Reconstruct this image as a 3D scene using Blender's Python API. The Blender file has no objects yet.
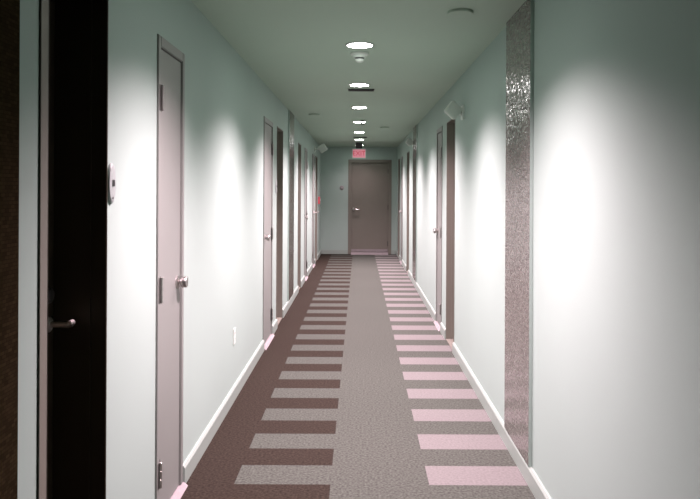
import bpy, bmesh, math, random
from mathutils import Vector, Matrix

random.seed(3)
C = bpy.context.scene.collection
FPX = 700.0                      # focal length in pixels
S = FPX / 677.0                  # depth scale
W = 0.895                        # half width of the corridor
CAMZ = 1.513
H = CAMZ + 1.0                   # ceiling height
D = 15.85 * S                    # end wall
YB = -6.0                        # wall behind the camera
TH = 0.30                        # wall thickness


# ------------------------------------------------------------------ materials
def mat(name, col, rough=0.6, metal=0.0, spec=0.5, noise=None, bump=None, emit=None, estr=0.0):
    m = bpy.data.materials.new(name)
    m.use_nodes = True
    nt = m.node_tree
    b = nt.nodes['Principled BSDF']
    b.inputs['Base Color'].default_value = (*col, 1)
    b.inputs['Roughness'].default_value = rough
    b.inputs['Metallic'].default_value = metal
    b.inputs['Specular IOR Level'].default_value = spec
    if emit:
        b.inputs['Emission Color'].default_value = (*emit, 1)
        b.inputs['Emission Strength'].default_value = estr
    if noise or bump:
        tc = nt.nodes.new('ShaderNodeTexCoord')
    if noise:                    # (scale, amount)
        n = nt.nodes.new('ShaderNodeTexNoise')
        n.inputs['Scale'].default_value = noise[0]
        n.inputs['Detail'].default_value = 3
        nt.links.new(tc.outputs['Object'], n.inputs['Vector'])
        r = nt.nodes.new('ShaderNodeMapRange')
        r.inputs['From Min'].default_value = 0.3
        r.inputs['From Max'].default_value = 0.7
        r.inputs['To Min'].default_value = 1 - noise[1]
        r.inputs['To Max'].default_value = 1 + noise[1]
        nt.links.new(n.outputs['Fac'], r.inputs['Value'])
        v = nt.nodes.new('ShaderNodeVectorMath')
        v.operation = 'SCALE'
        v.inputs[0].default_value = col
        nt.links.new(r.outputs['Result'], v.inputs['Scale'])
        nt.links.new(v.outputs['Vector'], b.inputs['Base Color'])
    if bump:                     # (scale, strength)
        n2 = nt.nodes.new('ShaderNodeTexNoise')
        n2.inputs['Scale'].default_value = bump[0]
        n2.inputs['Detail'].default_value = 2
        nt.links.new(tc.outputs['Object'], n2.inputs['Vector'])
        bp = nt.nodes.new('ShaderNodeBump')
        bp.inputs['Strength'].default_value = bump[1]
        bp.inputs['Distance'].default_value = 0.002
        nt.links.new(n2.outputs['Fac'], bp.inputs['Height'])
        nt.links.new(bp.outputs['Normal'], b.inputs['Normal'])
    return m


def mosaic_mat(name, col, spec=.6, rough=.16):
    """small glossy glass tiles, each one tilted a little"""
    m = bpy.data.materials.new(name)
    m.use_nodes = True
    nt = m.node_tree
    N = nt.nodes.new
    L = nt.links.new
    b = nt.nodes['Principled BSDF']
    tc = N('ShaderNodeTexCoord')
    sep = N('ShaderNodeSeparateXYZ')
    L(tc.outputs['Object'], sep.inputs[0])
    ROW, COL = 0.0098, 0.0196

    def math_(op, a, bb=None):
        n = N('ShaderNodeMath')
        n.operation = op
        for i, x in enumerate((a, bb)):
            if x is None:
                continue
            if isinstance(x, (int, float)):
                n.inputs[i].default_value = x
            else:
                L(x, n.inputs[i])
        return n.outputs[0]
    rz = math_('DIVIDE', sep.outputs['Z'], ROW)
    row = math_('FLOOR', rz)
    off = math_('MULTIPLY', math_('MODULO', row, 2.0), 0.5)
    cy = math_('ADD', math_('DIVIDE', sep.outputs['Y'], COL), off)
    colm = math_('FLOOR', cy)
    cmb = N('ShaderNodeCombineXYZ')
    L(colm, cmb.inputs[0])
    L(row, cmb.inputs[1])
    wn = N('ShaderNodeTexWhiteNoise')
    wn.noise_dimensions = '2D'
    L(cmb.outputs[0], wn.inputs['Vector'])
    # grout mask
    fz = math_('ABSOLUTE', math_('SUBTRACT', math_('FRACT', rz), 0.5))
    fy = math_('ABSOLUTE', math_('SUBTRACT', math_('FRACT', cy), 0.5))
    gr = math_('MAXIMUM', math_('GREATER_THAN', fz, 0.44), math_('GREATER_THAN', fy, 0.47))
    mix = N('ShaderNodeMix')
    mix.data_type = 'RGBA'
    sc = N('ShaderNodeVectorMath')
    sc.operation = 'SCALE'
    sc.inputs[0].default_value = col
    L(math_('ADD', math_('MULTIPLY', wn.outputs['Value'], 0.5), 0.75), sc.inputs['Scale'])
    L(gr, mix.inputs['Factor'])
    L(sc.outputs['Vector'], mix.inputs['A'])
    mix.inputs['B'].default_value = (col[0] * .55, col[1] * .55, col[2] * .55, 1)
    L(mix.outputs['Result'], b.inputs['Base Color'])
    # tilt
    geo = N('ShaderNodeNewGeometry')
    sub = N('ShaderNodeVectorMath')
    sub.operation = 'SUBTRACT'
    L(wn.outputs['Color'], sub.inputs[0])
    sub.inputs[1].default_value = (.5, .5, .5)
    s2 = N('ShaderNodeVectorMath')
    s2.operation = 'SCALE'
    L(sub.outputs['Vector'], s2.inputs[0])
    s2.inputs['Scale'].default_value = 0.12
    ad = N('ShaderNodeVectorMath')
    ad.operation = 'ADD'
    L(geo.outputs['Normal'], ad.inputs[0])
    L(s2.outputs['Vector'], ad.inputs[1])
    nm = N('ShaderNodeVectorMath')
    nm.operation = 'NORMALIZE'
    L(ad.outputs['Vector'], nm.inputs[0])
    L(nm.outputs['Vector'], b.inputs['Normal'])
    b.inputs['Roughness'].default_value = rough
    b.inputs['Specular IOR Level'].default_value = spec
    return m


M = {
    'wall': mat('mint_wall_paint', (.312, .408, .363), .75, spec=.25, noise=(1.2, .02), bump=(90, .08)),
    'ceil': mat('pale_green_ceiling_paint', (.36, .465, .38), .85, spec=.2, noise=(.9, .02)),
    'white': mat('white_trim_paint', (.27, .335, .295), .45),
    'taupe': mat('taupe_door_paint', (.20, .218, .198), .5, spec=.3, noise=(3, .02)),
    'brown': mat('dark_brown_door_paint', (.030, .024, .014), .55, spec=.25, noise=(6, .08)),
    'mid': mat('grey_brown_door_paint', (.165, .160, .132), .5, spec=.3, noise=(3, .03)),
    'steel': mat('brushed_steel', (.55, .53, .51), .28, 1.0),
    'bronze': mat('dark_bronze', (.05, .045, .04), .6, .3),
    'satin': mat('satin_steel', (.75, .72, .69), .42, 1.0),
    'hinge': mat('dull_hinge_steel', (.07, .07, .065), .45, .5),
    'black': mat('black_plastic', (.012, .012, .012), .5),
    'plastic': mat('white_plastic', (.58, .66, .60), .45),
    'grey': mat('grey_plastic', (.30, .35, .33), .5),
    'marble': mat('pale_pink_threshold_stone', (.24, .22, .22), .65, noise=(20, .06)),
    'red': mat('red_plastic', (.55, .10, .12), .4),
    'carpet_grey': mat('heather_grey_carpet', (.060, .068, .057), .95, spec=.05, noise=(75, .40), bump=(400, .5)),
    'carpet_brown': mat('brown_carpet', (.0250, .0205, .0155), .95, spec=.05, noise=(75, .45), bump=(400, .5)),
    'carpet_pink': mat('pink_carpet', (.140, .138, .131), .95, spec=.05, noise=(75, .14), bump=(400, .5)),
    'mosaic': mosaic_mat('bronze_glass_mosaic', (.155, .155, .138)),
    'mosaic_shaded': mosaic_mat('shaded_bronze_glass_mosaic', (.026, .019, .010), .0, .4),  # same bronze mosaic, shade of the unlit near end put into its colour
    'mosaic_grey': mosaic_mat('grey_bronze_glass_mosaic', (.075, .075, .062), .4),
    'lens': mat('frosted_lamp_lens', (.9, .9, .9), .5, emit=(1, .97, .95), estr=50.0),
    'exit_face': mat('lit_exit_sign_face', (.7, .3, .36), .4, emit=(1, .30, .40), estr=.28),
    'exit_text': mat('lit_exit_sign_lettering', (.5, .05, .08), .4, emit=(.9, .05, .10), estr=.30),
    'strobe': mat('clear_lamp_plastic', (.56, .64, .58), .4),
}


# ------------------------------------------------------------------ mesh helpers
def add_box(bm, x0, x1, y0, y1, z0, z1, bev=0.0):
    r = bmesh.ops.create_cube(bm, size=1.0)
    vs = r['verts']
    bmesh.ops.scale(bm, vec=(abs(x1 - x0), abs(y1 - y0), abs(z1 - z0)), verts=vs)
    bmesh.ops.translate(bm, vec=((x0 + x1) / 2, (y0 + y1) / 2, (z0 + z1) / 2), verts=vs)
    if bev:
        es = list({e for v in vs for e in v.link_edges})
        bmesh.ops.bevel(bm, geom=es, offset=bev, segments=2, affect='EDGES')
    return vs


def add_lathe(bm, prof, axis='Z', org=(0, 0, 0), n=40):
    """prof: (radius, height) pairs revolved round an axis through org; closed at both ends"""
    o = Vector(org)

    def P(r, h, a):
        c, s = r * math.cos(a), r * math.sin(a)
        return o + (Vector((c, s, h)) if axis == 'Z' else Vector((h, c, s)) if axis == 'X' else Vector((c, h, s)))
    rings = [[bm.verts.new(P(r, h, 2 * math.pi * k / n)) for k in range(n)] for r, h in prof]
    for a, b in zip(rings, rings[1:]):
        for k in range(n):
            bm.faces.new((a[k], a[(k + 1) % n], b[(k + 1) % n], b[k]))
    bm.faces.new(rings[0])
    bm.faces.new(rings[-1])


def add_tube(bm, pts, rad, n=14):
    pts = [Vector(p) for p in pts]
    rings = []
    for i, p in enumerate(pts):
        t = (pts[min(i + 1, len(pts) - 1)] - pts[max(i - 1, 0)]).normalized()
        up = Vector((0, 0, 1)) if abs(t.z) < .9 else Vector((0, 1, 0))
        a = t.cross(up).normalized()
        b = t.cross(a).normalized()
        r = rad[i] if isinstance(rad, (list, tuple)) else rad
        rings.append([bm.verts.new(p + r * (math.cos(2 * math.pi * k / n) * a + math.sin(2 * math.pi * k / n) * b)) for k in range(n)])
    for a, b in zip(rings, rings[1:]):
        for k in range(n):
            bm.faces.new((a[k], a[(k + 1) % n], b[(k + 1) % n], b[k]))
    bm.faces.new(rings[0])
    bm.faces.new(rings[-1])


def obj(name, bm, m, parent=None, smooth=False):
    bmesh.ops.recalc_face_normals(bm, faces=bm.faces[:])
    me = bpy.data.meshes.new(name)
    bm.to_mesh(me)
    bm.free()
    for x in (m if isinstance(m, (list, tuple)) else [m]):
        me.materials.append(M[x])
    if smooth:
        for p in me.polygons:
            p.use_smooth = True
        me.set_sharp_from_angle(angle=math.radians(38))
    o = bpy.data.objects.new(name, me)
    C.objects.link(o)
    if parent is not None:
        o.parent = parent
    return o


def tag(o, label=None, cat=None, group=None, kind=None):
    for k, v in (('label', label), ('category', cat), ('group', group), ('kind', kind)):
        if v:
            o[k] = v
    return o


def thing(name, label, cat, loc, group=None, kind=None):
    o = bpy.data.objects.new(name, None)
    o.empty_display_size = .1
    C.objects.link(o)
    o.location = loc
    return tag(o, label, cat, group, kind)


def copy_tree(o, loc, label):
    c = o.copy()
    C.objects.link(c)
    c.location = loc
    c['label'] = label

    def rec(src, dst):
        for ch in list(src.children):
            k = ch.copy()
            C.objects.link(k)
            k.parent = dst
            rec(ch, k)
    rec(o, c)
    return c


class Side:
    """wall coordinates: u out of the wall into the corridor, y along it, z up"""
    def __init__(s, sign):
        s.s = sign

    def x(s, u):
        return -s.s * u

    def box(s, bm, u0, u1, y0, y1, z0, z1, bev=0.0):
        return add_box(bm, s.x(u0), s.x(u1), y0, y1, z0, z1, bev)


LEFT, RIGHT = Side(-1), Side(1)
LEFT.X, RIGHT.X = -W, W

# ------------------------------------------------------------------ layout (metres along the corridor)
# closets: (y0, y1, hinge end, label)   recesses: (y0, y1, ...)
TOP = 2.20
closets = {
    'L': [(3.05, 3.51, 'near', 'knob', 'narrow taupe closet door with three hinges and a round steel knob beside dark recessed doorway'),
          (6.46, 7.12, 'far', 'knob', 'taupe door past the white wall outlet, between it and a dark recessed doorway'),
          (11.33, 11.85, 'far', 'knob', 'small far taupe closet door second before the end on the left wall'),
          (13.20, 13.80, 'near', 'lever', 'farthest taupe door on the left wall, with a lever, close to the end wall')],
    'R': [(7.24, 7.74, 'near', 'knob', 'narrow taupe closet door just beyond the recessed doorway under the emergency light on the right wall'),
          (13.75, 14.28, 'near', 'knob', 'farthest narrow taupe closet door at the far end of the right wall')],
}
recesses = {
    'L': [(1.970, 2.445, 'brown', 'near black recessed doorway with a steel lever at the left edge of the photo'),
          (7.50, 8.08, 'mid', 'dark brown recessed doorway between a taupe door and the left mosaic strip'),
          (10.12, 10.60, 'mid', 'dark recessed doorway just past the far mosaic strip on the left wall'),
          (14.10, 14.75, 'mid', 'last dark recessed doorway on the left wall before the end wall')],
    'R': [(6.29, 6.86, 'mid', 'recessed doorway with grey brown jambs under the tilted emergency light on the right wall'),
          (12.0, 12.55, 'mid', 'recessed doorway with dark jambs past the far mosaic strip on the right wall'),
          (14.75, 15.3, 'mid', 'last recessed doorway on the right wall, in the corner by the end door')],
}
mosaics = {
    'L': [(1.10, 1.783, 'mosaic_shaded', 'near bronze mosaic tile strip coloured dark for shade at the left edge of the photo'),
          (8.68, 9.33, 'mosaic_grey', 'far dark mosaic tile strip between two recessed doorways on the left wall')],
    'R': [(3.465, 4.04, 'mosaic', 'tall glossy bronze pink mosaic tile strip on the near right wall'),
          (10.35, 11.0, 'mosaic_grey', 'far bronze mosaic tile strip below a small emergency light on the right wall')],
}
SL = S * .9835                   # the left wall's readings
for d in (closets, recesses, mosaics):
    for k in d:
        f = SL if k == 'L' else S
        d[k] = [(a * f, b * f, *r) for a, b, *r in d[k]]


# ------------------------------------------------------------------ shell
def wall(side, key, name, label):
    ops = sorted([(a, b) for a, b, *_ in closets[key]] + [(a, b) for a, b, *_ in recesses[key]])
    bm = bmesh.new()
    y = YB
    for a, b in ops:
        side.box(bm, -TH, 0, y, a, 0, H)
        side.box(bm, -TH, 0, a, b, TOP, H)
        y = b
    side.box(bm, -TH, 0, y, D + .3, 0, H)
    o = obj(name, bm, 'wall')
    o.location = (side.X, 0, 0)
    tag(o, label, 'wall', kind='structure')
    # baseboard, broken at the doors
    bm = bmesh.new()
    y = YB
    for a, b in ops + [(D, D)]:
        if a > y + .01:
            p = [(0, 0), (.018, 0), (.018, .085), (.010, .098), (0, .098)]
            f = []
            for yy in (y, a):
                f.append([bm.verts.new((side.x(u), yy, z)) for u, z in p])
            n = len(p)
            for k in range(n):
                bm.faces.new((f[0][k], f[0][(k + 1) % n], f[1][(k + 1) % n], f[1][k]))
            bm.faces.new(f[0])
            bm.faces.new(f[1])
        y = b
    o = obj('baseboard_' + name.split('_')[1], bm, 'white')
    o.location = (side.X, 0, 0)
    tag(o, 'white baseboard along the foot of the %s mint wall' % name.split('_')[1], 'baseboard', kind='structure')


wall(LEFT, 'L', 'wall_left', 'mint green corridor wall on the left with dark recessed doorways')
wall(RIGHT, 'R', 'wall_right', 'mint green corridor wall on the right with the bronze mosaic strip')

# end wall with the door opening
EX0, EX1 = -.252, .765           # door frame, outer edges
bm = bmesh.new()
add_box(bm, -W, EX0, D, D + .3, 0, H)
add_box(bm, EX1, W, D, D + .3, 0, H)
add_box(bm, EX0, EX1, D, D + .3, 2.215, H)
add_box(bm, EX0, EX1, D + .2, D + .3, 0, 2.215)
tag(obj('wall_end', bm, 'wall'), 'mint green wall closing the far end of the corridor', 'wall', kind='structure')
bm = bmesh.new()
add_box(bm, -W - TH, W + TH, YB - .2, YB, 0, H)
tag(obj('wall_back', bm, 'wall'), 'mint green wall closing the near end of the corridor', 'wall', kind='structure')
bm = bmesh.new()
add_box(bm, -W + .018, EX0, D - .018, D, 0, .098, .004)
add_box(bm, EX1, W - .018, D - .018, D, 0, .098, .004)
tag(obj('baseboard_end', bm, 'white'), 'white baseboard at the foot of the end wall', 'baseboard', kind='structure')

bm = bmesh.new()
add_box(bm, -W - TH, W + TH, YB - .2, D + .3, H, H + .12)
tag(obj('ceiling', bm, 'ceil'), 'flat grey green corridor ceiling with a row of round lights', 'ceiling', kind='structure')

# carpet tiles: columns brown edge | stripes | grey runner | stripes
bm = bmesh.new()
P = .2479                         # half a tile
edges_x = [-W - TH, -.630, -.136, .371, W + TH]
y0 = 3.712 - P / 2
k0 = math.floor((YB - y0) / P) - 1
k = k0
while y0 + k * P < D + .3:
    ya, yb = max(YB - .2, y0 + k * P), min(D + .3, y0 + (k + 1) * P)
    odd = k % 2
    if yb > ya:
        for c in range(4):
            mi = [1, 1 if odd else 0, 0, 0 if odd else 2][c]
            f = bm.faces.new([bm.verts.new(v) for v in ((edges_x[c], ya, 0), (edges_x[c + 1], ya, 0), (edges_x[c + 1], yb, 0), (edges_x[c], yb, 0))])
            f.material_index = mi
    k += 1
bmesh.ops.remove_doubles(bm, verts=bm.verts[:], dist=1e-5)
for f in bm.faces:
    f.normal_update()
    if f.normal.z < 0:
        f.normal_flip()
r = bmesh.ops.extrude_face_region(bm, geom=bm.faces[:])
bmesh.ops.translate(bm, vec=(0, 0, -.05), verts=[v for v in r['geom'] if isinstance(v, bmesh.types.BMVert)])
fl = obj('floor', bm, ['carpet_grey', 'carpet_brown', 'carpet_pink'])
tag(fl, 'carpet tile floor with grey runner, brown and pink cross stripes', 'floor', kind='structure')

# ------------------------------------------------------------------ doors
n_door = 0


def knob(side, parent, y, z, u=0):
    bm = bmesh.new()
    add_lathe(bm, [(.031, 0), (.031, .006), (.026, .010), (.012, .012), (.011, .020), (.024, .023), (.028, .028), (.028, .046), (.025, .050), (.004, .051)], 'X', (0, 0, 0), 28)
    if side is RIGHT:
        bmesh.ops.scale(bm, vec=(-1, 1, 1), verts=bm.verts[:])
    o = obj('knob', bm, 'steel', parent, True)
    o.location = (side.x(u), y, z)
    o['label'] = 'round steel door knob'
    return o


def lever(side, parent, y, z, u, d=-1):
    bm = bmesh.new()
    add_lathe(bm, [(.027, 0), (.027, .006), (.023, .010), (.003, .011)], 'X', (0, 0, 0), 28)
    pts = [(.008, 0, 0), (.050, 0, 0), (.072, d * .003, 0), (.086, d * .012, .004), (.096, d * .026, .012), (.103, d * .045, .018), (.106, d * .075, .020)]
    add_tube(bm, pts, [.010, .010, .0105, .010, .0095, .009, .007])
    if side is RIGHT:
        bmesh.ops.scale(bm, vec=(-1, 1, 1), verts=bm.verts[:])
    o = obj('lever_handle', bm, 'satin', parent, True)
    o.location = (side.x(u), y, z)
    o['label'] = 'steel lever handle'
    return o


def hinge(side, parent, y, z, u, toward):
    bm = bmesh.new()
    side.box(bm, u, u + .003, y, y + toward * .034, z - .058, z + .058)
    side.box(bm, u, u + .0108, y - toward * .003, y - toward * .030, z - .058, z + .058)
    o = obj('hinge', bm, 'hinge', parent)
    o['label'] = 'grey steel butt hinge'
    bm = bmesh.new()
    for q in range(3):
        za = z - .058 + q * .0387
        add_lathe(bm, [(.0065, za), (.0075, za + .001), (.0075, za + .0377), (.0065, za + .0386)], 'Z', (side.x(u + .014), y, 0), 16)
    obj('hinge_pin', bm, 'steel', o, True)


def closet(side, y0, y1, hinge_end, grip, label):
    global n_door
    n_door += 1
    t = thing('door_%d' % n_door, label, 'door', (side.X, (y0 + y1) / 2, 0), kind='structure')
    a, b = (y0 - y1) / 2 + .001, (y1 - y0) / 2 - .001
    fw = .040
    bm = bmesh.new()
    side.box(bm, -.12, .008, a, a + fw, 0, TOP - .001, .003)
    side.box(bm, -.12, .008, b - fw, b, 0, TOP - .001, .003)
    side.box(bm, -.12, .008, a + fw, b - fw, TOP - .050, TOP - .001, .003)
    obj('door_frame', bm, 'taupe', t)
    la, lb = a + fw + .003, b - fw - .003
    bm = bmesh.new()
    side.box(bm, -.044, -.002, la, lb, .022, TOP - .054, .002)
    obj('door_leaf', bm, 'taupe', t)
    hy, tw = (la, 1) if hinge_end == 'near' else (lb, -1)
    for z in (.225, 1.055, 1.92):
        hinge(side, t, hy, z, -.002, tw)
    gy = lb - .055 if hinge_end == 'near' else la + .055
    if grip == 'knob':
        knob(side, t, gy, 1.05, -.002)
    else:
        lever(side, t, gy, 1.05, -.002, -1 if hinge_end == 'near' else 1)
    bm = bmesh.new()
    vs = side.box(bm, -.12, .034, a, b, 0, .018)
    for v in vs:                                   # sloped front lip
        if v.co.z > .01 and abs(v.co.x - side.x(.034)) < 1e-4:
            v.co.x = side.x(.014)
    o = obj('threshold', bm, 'marble', t)
    o['label'] = 'pale pink stone threshold'


def recess(side, y0, y1, m, label):
    global n_door
    n_door += 1
    t = thing('door_%d' % n_door, label, 'door', (side.X, (y0 + y1) / 2, 0), kind='structure')
    a, b = (y0 - y1) / 2 + .001, (y1 - y0) / 2 - .001
    dp = -.178
    bm = bmesh.new()
    # lined jambs with a stop, thin steel edge proud of the wall
    for (p, q, st) in ((a, a + .010, 1), (b - .010, b, -1)):
        side.box(bm, -.25, .006, p, q, 0, TOP - .001, .002)
        e = q if st > 0 else p
        side.box(bm, dp + .001, -.048, e, e + st * .007, 0, TOP - .012)
    side.box(bm, -.25, .006, a + .010, b - .010, TOP - .012, TOP - .001, .002)
    obj('door_frame', bm, m, t)
    bm = bmesh.new()
    side.box(bm, dp - .044, dp, a + .012, b - .012, .012, TOP - .016, .002)
    obj('door_leaf', bm, m, t)
    lever(side, t, b - .060, 1.040, dp)
    bm = bmesh.new()
    add_lathe(bm, [(.027, 0), (.027, .008), (.022, .014), (.004, .015)], 'X', (0, 0, 0), 28)
    if side is RIGHT:
        bmesh.ops.scale(bm, vec=(-1, 1, 1), verts=bm.verts[:])
    o = obj('deadbolt', bm, 'hinge', t, True)
    o.location = (side.x(dp), b - .060, 1.140)
    o['label'] = 'small round deadbolt lock'
    bm = bmesh.new()
    side.box(bm, dp - .08, .006, a + .012, b - .012, 0, .010, .002)
    obj('threshold', bm, m, t)
    return t


for key, sd in (('L', LEFT), ('R', RIGHT)):
    for c in closets[key]:
        closet(sd, *c)
    for c in recesses[key]:
        r = recess(sd, *c)
        if c[0] < 3:                                # casing showing on the wall beside the near doorway
            bm = bmesh.new()
            hw = (c[1] - c[0]) / 2
            sd.box(bm, 0, .006, -hw - .045, -hw + .010, 0, TOP + .04, .003)
            o = obj('casing', bm, 'mid', r)
            o['label'] = 'grey brown casing at the near edge'

# end door
n_door += 1
t = thing('door_%d' % n_door, 'wide grey brown door in the end wall under the exit sign', 'door', ((EX0 + EX1) / 2, D, 0), kind='structure')
hw = (EX1 - EX0) / 2 - .001
bm = bmesh.new()
fw = .075
for s in (-1, 1):
    add_box(bm, s * hw, s * (hw - fw), -.012, .13, 0, 2.214, .004)
add_box(bm, -hw + fw, hw - fw, -.012, .13, 2.214 - fw, 2.214, .004)
for s in (-1, 1):
    add_box(bm, s * (hw - fw), s * (hw - fw - .014), .075, .12, 0, 2.214 - fw)
obj('door_frame', bm, 'mid', t)
bm = bmesh.new()
add_box(bm, -hw + fw + .003, hw - fw - .003, .028, .072, .012, 2.214 - fw - .003, .002)
leaf = obj('door_leaf', bm, 'mid', t)
bm = bmesh.new()
add_box(bm, -hw + fw + .006, hw - fw - .006, .010, .027, .055, .115, .003)
o = obj('door_sweep', bm, 'marble', t)
o['label'] = 'pale strip along the door foot'
bm = bmesh.new()
vs = add_box(bm, -hw + fw - .002, hw - fw + .002, -.14, .10, 0, .045)
for v in vs:
    if v.co.z > .02 and v.co.y < 0:
        v.co.y = -.03
o = obj('threshold', bm, 'marble', t)
o['label'] = 'pale pink stone threshold'
bm = bmesh.new()
add_lathe(bm, [(.034, .028), (.034, .020), (.028, .014), (.004, .013)], 'Y', (0, 0, 0), 28)
add_tube(bm, [(0, .018, 0), (0, -.035, 0), (.012, -.048, 0), (.04, -.052, 0), (.10, -.052, 0), (.14, -.048, 0)], .012)
o = obj('lever_handle', bm, 'steel', t, True)
o.location = (-hw + fw + .055, 0, 1.05)
o['label'] = 'steel lever handle'
bm = bmesh.new()
for z in (.25, 1.1, 1.95):
    add_lathe(bm, [(.009, z - .055), (.009, z + .055)], 'Z', (hw - fw - .004, .018, 0), 14)
obj('hinge', bm, 'hinge', t, True)

# ------------------------------------------------------------------ mosaic strips
for key, sd in (('L', LEFT), ('R', RIGHT)):
    for (a, b, m, label) in mosaics[key]:
        bm = bmesh.new()
        sd.box(bm, .0005, .018, -(b - a) / 2, (b - a) / 2, 0, H - .099, .001)
        for f in bm.faces:                          # painted side edges
            f.normal_update()
            f.material_index = 1 if abs(f.normal.y) > .9 else 0
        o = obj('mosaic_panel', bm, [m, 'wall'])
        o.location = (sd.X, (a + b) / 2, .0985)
        tag(o, label, 'wall panel', 'mosaic tile strips on the corridor walls')

# ------------------------------------------------------------------ ceiling lights
LY = [(2.90 + 1.775 * k) * S for k in range(7)] + [15.2 * S]
names = ['round ceiling downlight above the near closet door, closest to the camera',
         'round ceiling downlight just in front of the smoke detector',
         'round ceiling downlight next to the nearer black slot vent',
         'round ceiling downlight midway between the near slot vent and the hanging sprinkler head',
         'round ceiling downlight partly hidden behind the hanging sprinkler head',
         'round ceiling downlight just past the hanging sprinkler head',
         'round ceiling downlight right behind the far black slot vent',
         'farthest round ceiling downlight, partly hidden by the exit sign mount']
dl = thing('downlight', names[0], 'ceiling light', (.003, LY[0], H), 'round downlights along the ceiling')
bm = bmesh.new()
n = 48
prof = [(.078, -.001), (.080, -.006), (.088, -.007), (.098, -.004), (.100, -.0005)]
rings = [[bm.verts.new((r * math.cos(2 * math.pi * k / n), r * math.sin(2 * math.pi * k / n), h)) for k in range(n)] for r, h in prof]
for p, q in zip(rings, rings[1:] + rings[:1]):
    for k in range(n):
        bm.faces.new((p[k], p[(k + 1) % n], q[(k + 1) % n], q[k]))
obj('trim_ring', bm, 'white', dl, True)
bm = bmesh.new()
add_lathe(bm, [(.086, -.0005), (.086, -.0065), (.078, -.0080), (.002, -.0090)], 'Z', (0, 0, 0), n)
obj('lens', bm, 'lens', dl, True)
L = bpy.data.lights.new('downlight_lamp', 'SPOT')
L.energy = 710
L.color = (1, .72, .82)
L.spot_size = math.radians(131.5)
L.spot_blend = 1.0
L.shadow_soft_size = .045
lo = bpy.data.objects.new('downlight_lamp', L)
C.objects.link(lo)
lo.parent = dl
lo.location = (0, 0, -.028)
for y, nm in zip(LY[1:], names[1:]):
    last = copy_tree(dl, (.003, y, H), nm)
for ch in last.children:                            # the last lamp burns dimly
    if ch.type == 'LIGHT':
        ch.data = L.copy()
        ch.data.energy = 60

# ------------------------------------------------------------------ ceiling fittings
t = thing('smoke_detector', 'small white smoke detector on the ceiling behind the second downlight', 'smoke detector', (.003, 4.96 * S, H))
bm = bmesh.new()
add_lathe(bm, [(.066, -.0005), (.066, -.012), (.060, -.018), (.05, -.020)], 'Z', (0, 0, 0), 40)
obj('base', bm, 'plastic', t, True)
bm = bmesh.new()
add_lathe(bm, [(.049, -.0205), (.046, -.034), (.034, -.036)], 'Z', (0, 0, 0), 40)
obj('housing', bm, 'plastic', t, True)
bm = bmesh.new()
add_lathe(bm, [(.033, -.0365), (.033, -.046)], 'Z', (0, 0, 0), 40)
o = obj('vent_slot', bm, 'black', t)
o['label'] = 'dark vent slot'
bm = bmesh.new()
add_lathe(bm, [(.034, -.0465), (.030, -.060), (.018, -.068), (.002, -.070)], 'Z', (0, 0, 0), 40)
obj('cap', bm, 'plastic', t, True)

for (x, y, label) in ((.565, 3.79 * S, 'shallow round sprinkler cover disc on the near right of the ceiling'),
                      (-.60, 9.0 * S, 'far sprinkler cover disc on the left side of the ceiling'),
                      (.41, 10.8 * S, 'far sprinkler cover disc on the right side of the ceiling')):
    bm = bmesh.new()
    add_lathe(bm, [(.070, -.0005), (.072, -.002), (.072, -.014), (.069, -.0165), (.004, -.018)], 'Z', (0, 0, 0), 40)
    o = obj('sprinkler_cover', bm, 'ceil', None, True)
    o.location = (x, y, H)
    tag(o, label, 'sprinkler cover', 'sprinkler cover discs on the ceiling')

for (x, y, w, label) in ((.02, 6.77 * S, .13, 'black slot vent across the ceiling beside the third downlight'),
                         (.02, 12.9 * S, .13, 'far black slot vent across the ceiling before the last downlights')):
    t = thing('ceiling_vent', label, 'vent', (x, y, H), 'black slot vents on the ceiling')
    bm = bmesh.new()
    for s in (-1, 1):
        add_box(bm, -w, w, s * .045, s * .036, -.013, -.0005, .002)
        add_box(bm, s * w, s * (w - .009), -.036, .036, -.013, -.0005, .002)
    obj('frame', bm, 'black', t)
    bm = bmesh.new()
    for q in range(5):
        yy = -.026 + q * .013
        add_box(bm, -w + .009, w - .009, yy - .003, yy + .003, -.011, -.002)
    obj('louvers', bm, 'black', t)

t = thing('sprinkler', 'small pendant sprinkler head hanging from the ceiling in front of a downlight', 'sprinkler', (.05, 9.74 * S, H))
bm = bmesh.new()
add_lathe(bm, [(.032, -.0005), (.030, -.006), (.012, -.010)], 'Z', (0, 0, 0), 24)
obj('escutcheon', bm, 'bronze', t, True)
bm = bmesh.new()
add_lathe(bm, [(.012, -.0105), (.014, -.022), (.010, -.028)], 'Z', (0, 0, 0), 20)
for s in (-1, 1):
    add_tube(bm, [(s * .010, 0, -.026), (s * .021, 0, -.040), (s * .019, 0, -.054), (s * .004, 0, -.064)], .006, 10)
obj('frame', bm, 'bronze', t, True)
bm = bmesh.new()
add_lathe(bm, [(.006, -.0645), (.027, -.067), (.027, -.070), (.004, -.071)], 'Z', (0, 0, 0), 24)
obj('deflector', bm, 'bronze', t, True)

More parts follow.
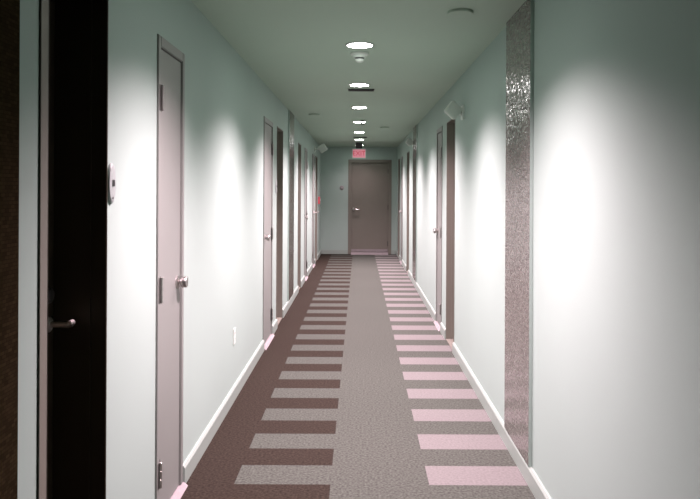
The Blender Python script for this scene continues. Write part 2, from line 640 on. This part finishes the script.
# exit sign
t = thing('exit_sign', 'red lit exit sign hanging from the ceiling before the end door', 'exit sign', (.0, 14.4 * S, H))
bm = bmesh.new()
add_box(bm, -.07, .07, -.055, .055, -.13, -.0005, .006)
o = obj('canopy', bm, 'black', t)
o['label'] = 'black ceiling mount'
bm = bmesh.new()
add_box(bm, -.145, .145, -.022, .022, -.335, -.1305, .006)
o = obj('housing', bm, 'plastic', t)
bm = bmesh.new()
add_box(bm, -.132, .132, -.026, -.0225, -.322, -.150, .001)
o = obj('face', bm, 'exit_face', t)
o['label'] = 'pinkish red lit face'
fc = bpy.data.curves.new('exit_lettering', 'FONT')
fc.body = 'EXIT'
fc.size = .135
fc.extrude = .0015
fc.align_x = 'CENTER'
fc.align_y = 'CENTER'
tmp = bpy.data.objects.new('exit_lettering_source', fc)
C.objects.link(tmp)
bpy.context.view_layer.update()
me = bpy.data.meshes.new_from_object(tmp.evaluated_get(bpy.context.evaluated_depsgraph_get()))
bpy.data.objects.remove(tmp)
me.materials.clear()
me.materials.append(M['exit_text'])
o2 = bpy.data.objects.new('lettering', me)
C.objects.link(o2)
o2.parent = o
o2.rotation_euler = (math.pi / 2, 0, 0)
o2.location = (0, -.0275, -.238)
o2['label'] = 'red letters spelling EXIT'


# ------------------------------------------------------------------ wall fittings
def emergency_light(side, u, y, z, tilt, size, label):
    t = thing('emergency_light', label, 'emergency light', (side.X, y, z), 'emergency lights high on the walls')
    h = size / 2
    bm = bmesh.new()
    side.box(bm, -.002, .018, -.02, .10, -.075, .045, .005)
    obj('wall_plate', bm, 'plastic', t)
    bm = bmesh.new()
    add_tube(bm, [(side.x(.014), .045, -.03), (side.x(.03), .04, -.025), (side.x(u * .6), .035, -.005)], .016)
    obj('bracket', bm, 'plastic', t, True)
    rot = Matrix.Translation((side.x(u), 0, 0)) @ Matrix.Rotation(math.radians(18 * side.s), 4, 'Z') @ Matrix.Rotation(math.radians(tilt), 4, 'Y') @ Matrix.Rotation(math.radians(8), 4, 'X')
    bm = bmesh.new()
    add_box(bm, -h, h, -.03, .03, -h, h, .008)
    bmesh.ops.transform(bm, matrix=rot, verts=bm.verts[:])
    hs = obj('housing', bm, 'plastic', t)
    bm = bmesh.new()
    add_box(bm, -h * .8, h * .8, -.0335, -.0305, -h * .8, h * .8, .001)
    bmesh.ops.transform(bm, matrix=rot, verts=bm.verts[:])
    obj('cover', bm, 'strobe', hs)


emergency_light(RIGHT, .095, 5.75 * S, 2.19, 38, .118, 'white tilted square emergency light above the recessed doorway on the right wall')
emergency_light(RIGHT, .075, 11.05 * S, 2.29, 38, .10, 'small emergency light by the far mosaic strip on the right wall')
emergency_light(LEFT, .17, 13.7 * SL, 2.33, -30, .15, 'emergency light high on the left wall near the end wall')

# oval plate beside the near doorway
t = thing('door_reader', 'oval pale wall plate with dark square window beside the black doorway', 'wall plate', (LEFT.X, 2.483 * SL, 1.530))
bm = bmesh.new()
n = 40
rings = []
for (f, u) in ((1, .0005), (1, .006), (.94, .010), (.80, .012)):
    rings.append([bm.verts.new((u, f * .034 * math.cos(2 * math.pi * k / n), f * .074 * math.sin(2 * math.pi * k / n))) for k in range(n)])
for a, b in zip(rings, rings[1:]):
    for k in range(n):
        bm.faces.new((a[k], a[(k + 1) % n], b[(k + 1) % n], b[k]))
bm.faces.new(rings[0])
bm.faces.new(rings[-1])
obj('plate', bm, 'grey', t, True)
bm = bmesh.new()
add_box(bm, .0122, .0145, -.011, .011, -.010, .014, .001)
o = obj('window', bm, 'black', t)
o['label'] = 'dark square window'
bm = bmesh.new()
add_lathe(bm, [(.005, .0105), (.005, .013), (.002, .014)], 'X', (0, -.004, -.052), 16)
obj('screw', bm, 'hinge', t, True)

# plate at the far dark doorway
t = thing('door_reader', 'pale oval wall plate between the taupe door and dark doorway, farther along', 'wall plate', (LEFT.X, 7.42 * SL, 1.54))
bm = bmesh.new()
rings = []
for (f, u) in ((1, .0005), (1, .006), (.94, .010), (.80, .012)):
    rings.append([bm.verts.new((u, f * .034 * math.cos(2 * math.pi * k / n), f * .074 * math.sin(2 * math.pi * k / n))) for k in range(n)])
for a, b in zip(rings, rings[1:]):
    for k in range(n):
        bm.faces.new((a[k], a[(k + 1) % n], b[(k + 1) % n], b[k]))
bm.faces.new(rings[0])
bm.faces.new(rings[-1])
obj('plate', bm, 'grey', t, True)
bm = bmesh.new()
add_box(bm, .0122, .0145, -.011, .011, -.010, .014, .001)
obj('window', bm, 'black', t)

# outlet
t = thing('wall_outlet', 'white wall outlet low on the left wall past the closet door', 'outlet', (LEFT.X, 4.97 * SL, .45))
bm = bmesh.new()
add_box(bm, .0005, .006, -.036, .036, -.058, .058, .002)
obj('cover_plate', bm, 'plastic', t)
for z in (-.021, .021):
    bm = bmesh.new()
    add_box(bm, .0062, .0085, -.017, .017, z - .014, z + .014, .002)
    o = obj('socket', bm, 'plastic', t)
    bm = bmesh.new()
    for yy in (-.006, .006):
        add_box(bm, .0086, .0089, yy - .0011, yy + .0011, z - .001, z + .007)
    obj('slot', bm, 'black', o)

# fire alarm pull, left wall far end
t = thing('fire_alarm_pull', 'small red fire alarm pull box on the left wall by the end wall', 'fire alarm', (LEFT.X, 15.1 * SL, 1.27))
bm = bmesh.new()
add_box(bm, -.002, .045, -.06, .06, -.08, .08, .006)
obj('box', bm, 'red', t)
bm = bmesh.new()
add_box(bm, .0452, .060, -.045, .045, -.005, .02, .003)
o = obj('pull_handle', bm, 'plastic', t)
o['label'] = 'white pull bar'

# round plate on the end wall
t = thing('round_wall_sign', 'small round pinkish plate on the end wall left of the door', 'sign', (-.40, D, 1.55))
bm = bmesh.new()
add_lathe(bm, [(.05, -.0005), (.05, -.008), (.045, -.012), (.003, -.013)], 'Y', (0, 0, 0), 32)
obj('plate', bm, 'marble', t, True)
bm = bmesh.new()
add_box(bm, -.010, .010, -.016, -.0132, -.010, .010, .001)
obj('window', bm, 'grey', t)

# ------------------------------------------------------------------ world, camera, view
w = bpy.data.worlds.new('world')
bpy.context.scene.world = w
w.use_nodes = True
w.node_tree.nodes['Background'].inputs['Color'].default_value = (.5, .55, .5, 1)
w.node_tree.nodes['Background'].inputs['Strength'].default_value = 0.02

cam = bpy.data.cameras.new('camera')
cam.sensor_fit = 'HORIZONTAL'
cam.sensor_width = 36
cam.lens = 36 * FPX / 700
cam.shift_x = (350 - 359) / 700
cam.shift_y = (189.5 - 249.5) / 700
cam.clip_start = .01
co = bpy.data.objects.new('camera', cam)
C.objects.link(co)
co.location = (.003, 0, CAMZ)
co.rotation_mode = 'QUATERNION'
q = Matrix.Rotation(math.radians(90), 4, 'X') @ Matrix.Rotation(math.radians(.28), 4, 'Z')
co.rotation_quaternion = q.to_quaternion()
sc = bpy.context.scene
sc.camera = co
sc.view_settings.view_transform = 'Standard'
sc.view_settings.look = 'None'
sc.view_settings.gamma = 1
sc.view_settings.use_curve_mapping = False
sc.view_settings.exposure = 0.0
